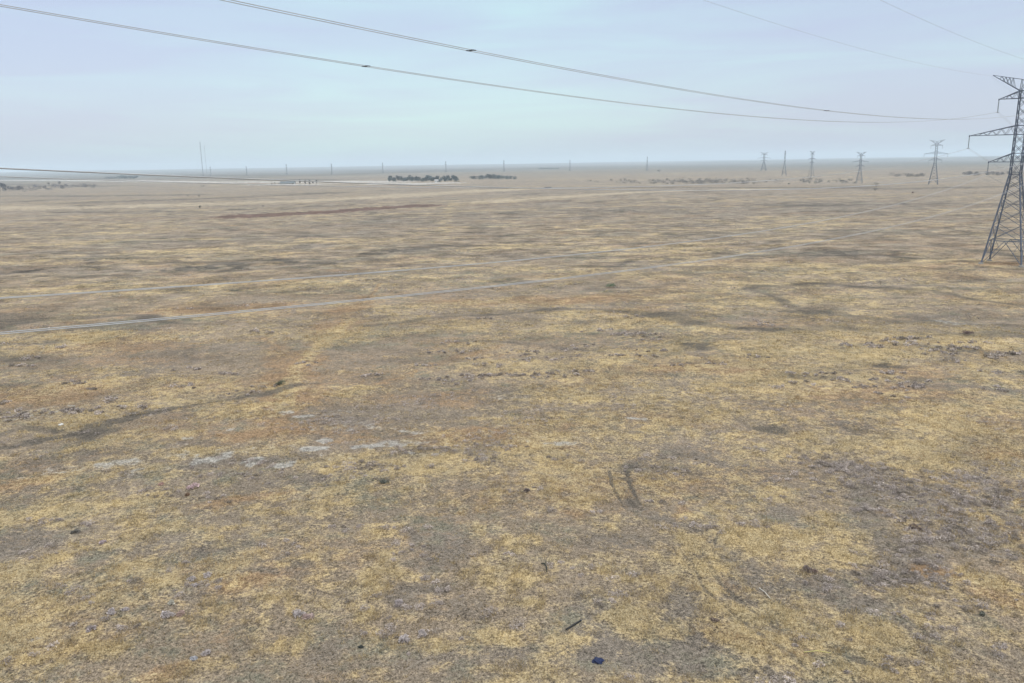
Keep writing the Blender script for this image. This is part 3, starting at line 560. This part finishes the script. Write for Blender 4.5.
# ------------------------------------------------------------------ lattice pylons
PHI = 0.742; BX, BY = 116.97, 187.54
AS, AT, AM, AL = 6.85, 5.06, 10.37, 5.76
HW0, HW1, HW2, ZW = 4.15, 1.05, .95, 20.8
def hwid(z): return HW0 + (HW1 - HW0) * z / ZW if z < ZW else HW1 + (HW2 - HW1) * (z - ZW) / (39.3 - ZW)
def corner(z, i): s = hwid(z); return (s * (-1, 1, 1, -1)[i], s * (-1, -1, 1, 1)[i], z)
def make_pylon(t=1.0):
    """double-circuit lattice pylon; local x runs along the crossarms"""
    root = empty('lattice_pylon')
    lv = [5.6, 9.2, 12.4, 15.2, 17.4, 19.3, ZW]
    for i in range(4):
        mb = MB(); mb.bar(corner(0, i), corner(ZW, i), .26 * t, .22 * t); mb.build('leg', M_STEEL, root)
        mb = MB(); c = corner(0, i); mb.ring((c[0], c[1], -.5), [(0, .75), (.75, .62), (.85, .45), (1.0, .42)], 10); mb.v.append(Vector((c[0], c[1], .5))); kk = len(mb.v) - 1
        for q in range(10): mb.f.append((kk - 10 + q, kk - 10 + (q + 1) % 10, kk))
        mb.build('footing', M_CONC, root)
    mb = MB(); th_ = .10 * t
    for i in range(4):
        j = (i + 1) % 4
        mid = [(corner(lv[0], i)[k] + corner(lv[0], j)[k]) / 2 for k in range(3)]
        mb.bar(corner(lv[0], i), corner(lv[0], j), .13 * t)
        mb.bar(corner(.2, i), mid, .12 * t); mb.bar(corner(.2, j), mid, .12 * t)
        for a_, b_ in ((i, mid), (j, mid)):
            cc_ = corner(2.9, a_); mm = [(corner(.2, a_)[k] + mid[k]) / 2 for k in range(3)]; mb.bar(cc_, mm, .07 * t); mb.bar(corner(lv[0], a_), mm, .07 * t)
        mid2 = [(corner(lv[0], (i + 1) % 4)[k] + corner(lv[0], (i + 2) % 4)[k]) / 2 for k in range(3)]
        mb.bar(mid, mid2, .09 * t)
        for z0, z1 in zip(lv[:-1], lv[1:]):
            mb.bar(corner(z0, i), corner(z1, j), th_); mb.bar(corner(z0, j), corner(z1, i), th_)
            mb.bar(corner((z0 + z1) / 2, i), [(corner(z0, i)[k] * .5 + corner(z1, j)[k] * .5) for k in range(3)], .06 * t)
        mb.bar(corner(ZW, i), corner(ZW, j), .13 * t)
    mb.build('leg_bracing', M_STEEL, root)
    mb = MB()
    zs = [ZW, 23.6, 25.5, 27.6, 29.7, 31.7, 33.7, 35.7, 37.7, 39.3]
    for i in range(4):
        j = (i + 1) % 4
        mb.bar(corner(ZW, i), corner(39.3, i), .22 * t, .18 * t)
        for q, (z0, z1) in enumerate(zip(zs[:-1], zs[1:])):
            mb.bar(corner(z0, i), corner(z1, j), .085 * t); mb.bar(corner(z0, j), corner(z1, i), .085 * t)
            if z1 in (23.6, 25.5, 29.7, 31.7, 37.7, 39.3): mb.bar(corner(z1, i), corner(z1, j), .15 * t)
    mb.build('upper_body', M_STEEL, root)
    for side in (-1, 1):
        for a_, zl, zu in ((AL, 23.6, 25.5), (AM, 29.72, 31.7), (AT, 37.7, 39.3)):
            mb = MB(); tip = (side * a_, 0, zl)
            for s in (-1, 1):
                w_ = hwid(zl); w2 = hwid(zu); lo = (side * w_, s * w_, zl); hi = (side * w2, s * w2, zu)
                mb.bar(lo, tip, .15 * t, .12 * t); mb.bar(hi, tip, .17 * t, .12 * t)
                nseg = 5 if a_ > 8 else 3
                for q in range(nseg):
                    f0 = q / nseg; f1 = (q + .5) / nseg; f2 = (q + 1) / nseg
                    pl = lambda f, A0: tuple(A0[k] + (tip[k] - A0[k]) * f for k in range(3))
                    mb.bar(pl(f0, lo), pl(f1, hi), .07 * t); mb.bar(pl(f1, hi), pl(f2, lo), .07 * t)
                    if s == -1:
                        lo2 = (side * w_, w_, zl); mb.bar(pl(f0, lo), pl(f1, lo2), .06 * t); mb.bar(pl(f1, lo2), pl(f2, lo), .06 * t)
            mb.bar((tip[0], 0, zl + .15), (tip[0], 0, zl - .3), .2 * t)
            mb.build('crossarm', M_STEEL, root)
            ins = MB(); prof = [(0, .03)]
            for q in range(14): z_ = -.35 - q * .16; prof += [(z_, .05), (z_ - .02, .15 * t), (z_ - .07, .13 * t), (z_ - .09, .05)]
            prof += [(-2.87, .05)]; ins.ring((tip[0], 0, zl - .1), prof, 8); ins.bar((tip[0] - .3, 0, zl - 2.86), (tip[0] + .3, 0, zl - 2.86), .12 * t); ins.build('insulator_string', M_GLASS, root)
        mb = MB(); tip = (side * AS, 0, 43.15)
        for s in (-1, 1):
            w_ = HW2; lo = (side * w_, s * w_, 39.3); hi = (side * w_ * .9, s * w_ * .5, 41.8)
            mb.bar(lo, tip, .17 * t, .12 * t); mb.bar(hi, tip, .10 * t); mb.bar(lo, hi, .11 * t); mb.bar(hi, (0, s * w_ * .5, 41.3), .11 * t); mb.bar(lo, (0, s * w_ * .5, 41.3), .09 * t)
            for f0, f1 in ((.2, .3), (.3, .42), (.42, .55), (.55, .68)):
                pl = lambda f, A0: tuple(A0[k] + (tip[k] - A0[k]) * f for k in range(3))
                mb.bar(pl(f0, lo), pl(f1, hi), .06 * t); mb.bar(pl(f1, hi), pl(f1 + .08, lo), .06 * t)
        mb.build('shield_wire_arm', M_STEEL, root)
    return root
PG = 'lattice pylons standing across the steppe'
pyl = make_pylon(); pyl.location = (BX, BY, float(terrain(BX, BY))); pyl.rotation_euler = (0, 0, -PHI)
tag(pyl, 'nearest and largest grey steel lattice pylon, cut by the right edge', 'pylon', PG)
BZ = pyl.location.z
far_proto = None
for px, yb, yt, rz, sx, thick, lb in [
 (933, 184.5, 141.5, -.55, 1.0, 1, 'distant grey pylon nearest to the big pylon, tallest of the far ones'),
 (859, 183.5, 153, -.6, 1.0, 1, 'distant grey pylon, second tallest of the far ones, behind a line of bushes'),
 (811, 177, 152, .45, .9, 1, 'distant grey pylon rising out of a clump of bushes'),
 (784, 175.5, 151.5, 1.15, .9, 1, 'thin edge-on far pylon between a bush clump pylon and a squat pylon'),
 (763.5, 170.8, 153, -.1, 1.45, 1, 'short squat broad-armed far pylon on the horizon'),
 (647, 171, 157, 1.2, .8, 1, 'tiny horizon pylon above the bush line right of centre'),
 (570, 171, 160.3, 1.2, .8, 1, 'tiny horizon pylon just right of the middle of the photo'),
 (504, 172, 160.5, 1.2, .8, 1, 'tiny horizon pylon above the right end of the second grove'),
 (446, 172.5, 161.5, 1.1, .8, 1, 'tiny horizon pylon above the right end of the main grove'),
 (383, 173.5, 163, 1.2, .8, 1, 'tiny horizon pylon left of the main grove'),
 (332, 175, 164, 1.2, .8, 1, 'tiny horizon pylon right of the farm with upright trees'),
 (287, 175, 164.5, 1.2, .8, 1, 'tiny horizon pylon above the farm building'),
 (247, 176, 166.5, 1.2, .8, 1, 'tiny horizon pylon between the masts and the farm'),
 (211, 176, 167, 1.2, .8, 1, 'tiny horizon pylon just right of the tall masts')]:
    if far_proto is None: far_proto = make_pylon(1.15); o = far_proto
    else: o = copy_tree(far_proto)
    P = hit(px, yb); D = (P - EYEP) @ FWD; hgt_ = (yb - yt) * D / FPX * 1.01; s = hgt_ / 43.15
    o.location = P; o.rotation_euler = (0, 0, rz); o.scale = (s * sx, s * sx, s)
    tag(o, lb, 'pylon', PG)

# ------------------------------------------------------------------ overhead lines hung from the near pylon
u_ = -np.array([math.sin(PHI), math.cos(PHI)]); n_ = np.array([math.cos(PHI), -math.sin(PHI)])
def span(aoff, h, sag, dz, toward, L_=430.0):
    s = np.linspace(0, L_, 150); t_ = s / L_; d_ = u_ if toward else -u_
    P = np.zeros((len(s), 3)); P[:, :2] = np.array([BX, BY]) + np.outer(s, d_) + aoff * n_
    P[:, 2] = BZ + h + dz * t_ - 4 * sag * t_ * (1 - t_); return P
def conductor(aoff, h, label, marks, rad=.0195, sep=.2):
    root = empty('overhead_cable_pair', (BX + aoff * n_[0], BY + aoff * n_[1], BZ + h)); base = Vector(root.location)
    A1 = span(aoff, h, 16.456, 30.385, True); A2 = span(aoff, h, 15.5, 0, False, 400)
    P = np.vstack([A2[::-1][:-1], A1])
    for s in (-1, 1):
        mb = MB(); mb.tube([Vector((p_[0] + s * sep * n_[0], p_[1] + s * sep * n_[1], p_[2])) - base for p_ in P], rad, 5); mb.build('cable', M_CABLE, root, True)
    for mk in marks:
        i = min(range(len(A1) - 1), key=lambda k: abs(project(A1[k])[0] - mk) if (A1[k] - EYEP) @ FWD > 2 else 1e9); q = Vector(A1[i]) - base
        mb = MB(); nn = Vector((n_[0], n_[1], 0)); dd = Vector((*u_, 0)); mb.bar(q - nn * (sep + .04), q + nn * (sep + .04), .06)
        for s in (-1, 1): mb.bar(q + nn * s * sep - dd * .2, q + nn * s * sep + dd * .2, .055)
        mb.build('spacer', M_SPACER, root)
    tag(root, label, 'power line', 'twin overhead cables hung from the big pylon')
hT, hM, hL = 37.758 - 2.866, 29.72 - 2.866, 23.581 - 2.866
conductor(AT, hT, 'uppermost twin cable, crossing the sky from the top edge left of centre, with two spacers', (480, 825))
conductor(-AT, hT, 'second twin cable in the sky, entering at the top left corner, one dark spacer', (370,))
conductor(AM, hM, 'twin cable meeting the horizon at the far left, nearer one of two lined up', ())
conductor(-AM, hM, 'twin cable hung from the left tip of the longest crossarm, skimming the horizon', ())
conductor(AL, hL, 'lowest and most distinct twin cable, seen against the grass at left', ())
conductor(-AL, hL, 'fainter twin cable seen against the grass just above the lowest one', ())
for aoff, lb in ((-7.3, 'thin single earth wire from the top edge to the big pylon left peak'), (7.3, 'thin single earth wire at the top right corner, right of the other one')):
    hh = 43.1; A1 = span(aoff, hh, 11.704, 30.385, True); A2 = span(aoff, hh, 11, 0, False, 400); P = np.vstack([A2[::-1][:-1], A1]); base = Vector((BX, BY, BZ + hh))
    mb = MB(); mb.tube([Vector(p_) - base for p_ in P], .014, 5); o = mb.build('earth_wire', M_CABLE, None, True); o.location = base; tag(o, lb, 'wire', 'single earth wires')

# ------------------------------------------------------------------ distant trees, farm, masts
def tree_cloud(rnd, h, wd, nf, tall=False, card=.35):
    lob = 3 if tall else rnd.integers(4, 8)
    lc = np.stack([rnd.uniform(-.3, .3, lob) * wd * (.4 if tall else 1), rnd.uniform(-.3, .3, lob) * wd * (.4 if tall else 1), rnd.uniform(.35, .8, lob) * h], 1)
    lr = rnd.uniform(.28, .5, lob) * wd; k = rnd.integers(0, lob, nf); d = rnd.normal(size=(nf, 3)); d /= np.linalg.norm(d, axis=1)[:, None]
    q = lc[k] + d * (lr[k] * rnd.uniform(.45, 1.1, nf))[:, None] * np.array([1, 1, 1.6 if tall else .9]); q[:, 2] = np.clip(q[:, 2], .08 * h, h)
    e1 = rnd.normal(size=(nf, 3)) * card; e2 = rnd.normal(size=(nf, 3)) * card
    return np.stack([q - e1, q + e1, q + e2], 1).reshape(-1, 3)
def trunk(h, rnd, P=(0, 0, 0)):
    mb = MB(); b = Vector(P); mb.tube([b + Vector((0, 0, -.3)), b + Vector((.1, .05, h * .4)), b + Vector((.2, -.1, h * .8))], [.22, .15, .05], 6)
    for q in range(4):
        a_ = rnd.uniform(0, 6.28); z0 = h * rnd.uniform(.3, .55); mb.tube([b + Vector((.1, .05, z0)), b + Vector((math.cos(a_) * h * .2, math.sin(a_) * h * .2, z0 + h * .22))], [.08, .03], 5)
    return mb
def tree(px, py, h, wd, label, col=(.045, .06, .05), tall=False, group='separate trees far out on the plain', nf=500, name='tree', cat='tree'):
    rnd = np.random.default_rng(int(px * 31 + py * 7)); root = empty(name, tuple(hit(px, py)))
    trunk(h, rnd).build('trunk', M_BARK, root)
    T = tree_cloud(rnd, h, wd, nf, tall, .3 * h / 7); c = np.array(col)[None] * rnd.uniform(.6, 1.4, len(T) // 3)[:, None]; c = np.repeat(c, 3, 0); c = np.concatenate([c, np.ones((len(c), 1))], 1)
    o = np_mesh('crown', T, np.arange(len(T)), 3, M_LEAF, {'tint': c}); o.parent = root
    return tag(root, label, cat, group)
def wood(name, spots, label, cat, col, cards=.5, per=420, flat=1.0):
    """a far-off wood that reads as one mass"""
    rnd = np.random.default_rng(len(spots) * 5 + int(spots[0][0])); VV = []; CV = []
    mbt = MB()
    for px, py, hpx, wpx in spots:
        P = hit(px, py); D = (P - EYEP) @ FWD; h = hpx * D / FPX; wd = wpx * D / FPX
        T = tree_cloud(rnd, h, wd, per, False, cards * max(.5, h / 8)) ; T[:, 2] *= flat
        VV.append(T + P); c = np.array(col) * rnd.uniform(.7, 1.3); c = np.repeat(c[None] * rnd.uniform(.6, 1.4, len(T) // 3)[:, None], 3, 0); CV.append(c)
    VV = np.concatenate(VV); CV = np.concatenate(CV); CV = np.concatenate([CV, np.ones((len(CV), 1))], 1)
    o = np_mesh(name, VV, np.arange(len(VV)), 3, M_LEAF, {'tint': CV}); return tag(o, label, cat, kind='stuff')
rd = random.Random(4)
EV_HAZE = (.07, .095, .098)  # evergreen foliage, its colour lightened and blued with painted distance haze
wood('grove', [(390 + i * 1.75 + rd.uniform(-1, 1), 182 - rd.uniform(0, 1.4), rd.uniform(2.8, 5.8), rd.uniform(3, 5)) for i in range(39) if i not in (5, 6)], 'dark evergreen grove around the white house left of centre', 'trees', EV_HAZE)
wood('grove', [(470 + i * 3.0 + rd.uniform(-1, 1), 179.5 - rd.uniform(0, .8), (2.6 + 2.0 * math.exp(-((i - 7) / 4) ** 2)) * rd.uniform(.8, 1.1), rd.uniform(4, 6)) for i in range(16)], 'bluish dark grove on the plain right of the main grove', 'trees', EV_HAZE)
wood('grove', [(539 + i * 1.7, 169.2, rd.uniform(1.0, 1.6), rd.uniform(3, 4)) for i in range(12)], 'thin dark strip of trees on the horizon near the centre', 'trees', EV_HAZE)
wood('grove', [(107 + i * 2.3, 178.6, rd.uniform(1.8, 3.0) * (.7 if i < 5 else 1.1), rd.uniform(3, 5)) for i in range(14)], 'blue-grey grove below the horizon at left', 'trees', EV_HAZE)
wood('wood', [(-14 + i * 2.8 + rd.uniform(-1, 1), 194 - min(i, 30) * .17 - rd.uniform(0, 2.5), rd.uniform(3, 7) * (1.25 if i < 9 else (.75 if i < 20 else .5)), rd.uniform(4, 7)) for i in range(40)], 'leafless grey-purple wood at the far left edge', 'trees', (.085, .085, .10), .5, 170)
wood('bush_line', [(640 + rd.gauss(60, 45), 183.5 + rd.uniform(-3.2, .6), rd.uniform(1.0, 3.0), rd.uniform(3, 7)) for i in range(150)], 'long line of grey leafless bushes across the right half of the plain', 'bushes', (.135, .125, .115), .5, 110)
wood('bush_line', [(800 + rd.uniform(0, 55), 183.5 + rd.uniform(-2.5, .6), rd.uniform(1.6, 3.2) * (1.3 if q < 12 else 1), rd.uniform(2, 5)) for q in range(30)] + [(790 + rd.uniform(10, 30), 182 + rd.uniform(-2, 1), rd.uniform(2.5, 4), 4) for q in range(7)], 'bush clump and line around the feet of two far pylons', 'bushes', (.10, .10, .10), .42, 100)
wood('bush_line', [(890 + rd.uniform(0, 33), 176.5 + rd.uniform(-1, .6), rd.uniform(1.5, 2.6), rd.uniform(3, 6)) for q in range(16)], 'short dark row of bushes left of the tallest far pylon', 'bushes', (.075, .07, .07), .5, 200)
wood('bush_line', [(958 + rd.uniform(0, 70), 175 + rd.uniform(-1.4, .8), rd.uniform(1.5, 3), rd.uniform(3, 6)) for q in range(34)], 'low row of grey bushes seen behind the big pylon', 'bushes', (.08, .075, .075), .5, 200)
TG = 'upright dark trees beside the farm building'
for px, py, hp, wp, lb in [(300, 184.8, 5.0, 2.0, 'tallest dark upright tree, leftmost in the row by the farm building'), (305.2, 184.6, 4.6, 2.0, 'second dark upright tree in the row by the farm building'),
 (309.5, 184.4, 4.4, 2.2, 'rounder middle tree in the row by the farm building'), (313, 184.2, 3.0, 1.5, 'shortest tree in the row by the farm building'), (316.5, 184.1, 4.0, 1.6, 'rightmost upright tree in the row by the farm building')]:
    P = hit(px, py); D = (P - EYEP) @ FWD; tree(px, py, hp * D / FPX, wp * D / FPX, lb, (.05, .045, .045), True, TG, 380)
for px, py, hp, wp, lb in [(59, 184.8, 3.4, 3.2, 'dark round tree standing alone right of the leafless wood'), (48.5, 184.5, 2.6, 3.0, 'small tree at the right end of the leafless wood'),
 (203, 186.8, 1.8, 4.6, 'low dark bushy tree alone on the plain below the masts'), (199.8, 208.4, 3.0, 2.6, 'small dark tree alone in the pale strip at left'), (199, 196.6, 1.6, 3, 'tiny dark tree above the pale strip at left'), (188, 196.4, 1.4, 3, 'tiny dark tree left of another above the pale strip'),
 (876, 186.5, 3.6, 6.5, 'bushy dark tree above the bush line right of the second far pylon'), (874.5, 190.6, 2.6, 4.6, 'smaller bushy tree just below another right of the second far pylon'),
 (659, 171.8, 2.2, 3.4, 'small dark tree right of the tiny pylon on the horizon'), (275, 184.4, 2.2, 1.6, 'small brownish tree left of the farm building'), (272, 184.6, 1.8, 1.5, 'smaller brownish tree at the far left of the farm'), (279, 184.4, 1.7, 1.6, 'small tree just left of the farm building roof'),
 (913, 193.6, 2.2, 2.0, 'tiny dark reddish tree alone on the plain left of the tallest far pylon'), (263, 206.8, 1.6, 2.4, 'low dark shrub tree on the plain below the farm at left')]:
    P = hit(px, py); D = (P - EYEP) @ FWD; c_ = (.10, .035, .03) if px == 913 else ((.09, .075, .06) if 270 < px < 280 else (.05, .055, .05))
    tree(px, py, hp * D / FPX, wp * D / FPX, lb, c_, False, nf=300)
def building(name, px, py, wpx, hpx, depth, roofc, wallc, label, rise=.5, rz=0.0, win=3):
    P = hit(px, py); D = (P - EYEP) @ FWD; W = wpx * D / FPX; H_ = hpx * D / FPX; root = empty(name, tuple(P), rz); Wh = H_ * (1 - rise)
    mb = MB(); mb.box((0, 0, Wh / 2 - .2), (W, depth, Wh + .4)); k = len(mb.v)
    for sx_ in (-1, 1): mb.v += [Vector((sx_ * W / 2, -depth / 2, Wh)), Vector((sx_ * W / 2, depth / 2, Wh)), Vector((sx_ * W / 2, 0, H_ - .1))]
    mb.f += [(k, k + 1, k + 2), (k + 3, k + 5, k + 4)]; mb.build('wall', mat('wall_paint', wallc, .85), root)
    mb = MB(); k = 0; e_ = .5
    for (y0, z0, y1, z1) in ((-depth / 2 - e_, Wh - e_ * (H_ - Wh) / (depth / 2), 0, H_), (0, H_, depth / 2 + e_, Wh - e_ * (H_ - Wh) / (depth / 2))):
        k = len(mb.v)
        for dz_ in (.03, .18): mb.v += [Vector((-W / 2 - e_, y0, z0 + dz_)), Vector((W / 2 + e_, y0, z0 + dz_)), Vector((W / 2 + e_, y1, z1 + dz_)), Vector((-W / 2 - e_, y1, z1 + dz_))]
        mb.f += [(k + 3, k + 2, k + 1, k), (k + 4, k + 5, k + 6, k + 7), (k, k + 1, k + 5, k + 4), (k + 1, k + 2, k + 6, k + 5), (k + 2, k + 3, k + 7, k + 6), (k + 3, k, k + 4, k + 7)]
    mb.build('roof', mat('roof_sheet', roofc, .6), root)
    for q in range(win):
        xx = -W / 2 + W * (q + .7) / (win + .4); mb = MB(); mb.box((xx, -depth / 2 - .02, Wh * .55), (min(1.6, W * .12), .06, Wh * .4)); mb.build('window', mat('window_glass', (.05, .06, .08), .2), root)
    mb = MB(); mb.box((W / 2 - W * .12, -depth / 2 - .03, Wh * .4), (W * .09, .08, Wh * .8)); mb.build('door', mat('door_paint', (.15, .12, .1), .6), root)
    return tag(root, label, 'building')
building('farm_building', 288, 184.2, 14, 2.9, 14, (.10, .12, .125), (.36, .36, .35), 'long pale farm shed with a blue-green roof beside upright trees', .55, .05, 5)
building('house', 436.5, 182.4, 3.6, 2.9, 8, (.30, .29, .28), (.62, .62, .60), 'small white house at the right end of the main grove', .4, .1, 2)
building('shed', 548, 187.9, 6.5, 1.0, 4, (.06, .055, .05), (.09, .08, .075), 'low dark shed by the thin dark road in the middle distance', .35, 0, 2)
def mast(px, yb, yt, label, w_=2.2):
    P = hit(px, yb); D = (P - EYEP) @ FWD; h = (yb - yt) * D / FPX; root = empty('radio_mast', tuple(P)); mb = MB()
    cs = [(w_ * math.cos(a_) / 2, w_ * math.sin(a_) / 2) for a_ in (0, 2.094, 4.189)]
    for a_, b_ in cs: mb.bar((a_, b_, 0), (a_, b_, h), .12 * w_)
    st_ = 26
    for q in range(st_):
        z0, z1 = h * q / st_, h * (q + 1) / st_
        for i in range(3): mb.bar((*cs[i], z0), (*cs[(i + 1) % 3], z1), .25)
    mb.build('mast_body', M_STEEL, root)
    mb = MB()
    for a_ in (0.3, 2.4, 4.5):
        for f, rr in ((.95, .45), (.6, .45)): mb.bar((math.cos(a_) * h * rr, math.sin(a_) * h * rr, 0), (0, 0, h * f), .06)
    mb.build('guy_wire', M_CABLE, root); mb = MB(); mb.box((0, 0, .6), (4, 4, 1.6)); mb.build('base_block', M_CONC, root)
    return tag(root, label, 'mast', 'tall guyed masts on the horizon')
mast(203.2, 176, 143, 'tall thin radio mast on the left horizon, left and darker of two', 2.6)
mast(207, 174.5, 146, 'fainter tall radio mast just right of the darker one', .9)

# ------------------------------------------------------------------ air
HZ = 20000; mb = MB(); zt = 150.0; zb = -60.0
mb.box((0, 0, (zt + zb) / 2), (2 * HZ, 2 * HZ, zt - zb))
hm = bpy.data.materials.new('haze_air'); hm.use_nodes = True; hn = hm.node_tree; hn.nodes.clear()
ho = hn.nodes.new('ShaderNodeOutputMaterial'); pv = hn.nodes.new('ShaderNodeVolumePrincipled')
pv.inputs['Color'].default_value = (.80, .92, 1.0, 1); pv.inputs['Density'].default_value = .00012; pv.inputs['Anisotropy'].default_value = .1
hn.links.new(pv.outputs[0], ho.inputs['Volume'])
hz = mb.build('haze', hm); tag(hz, 'pale blue haze lying over the far plain', 'haze', kind='stuff')
print('mast top', zt)
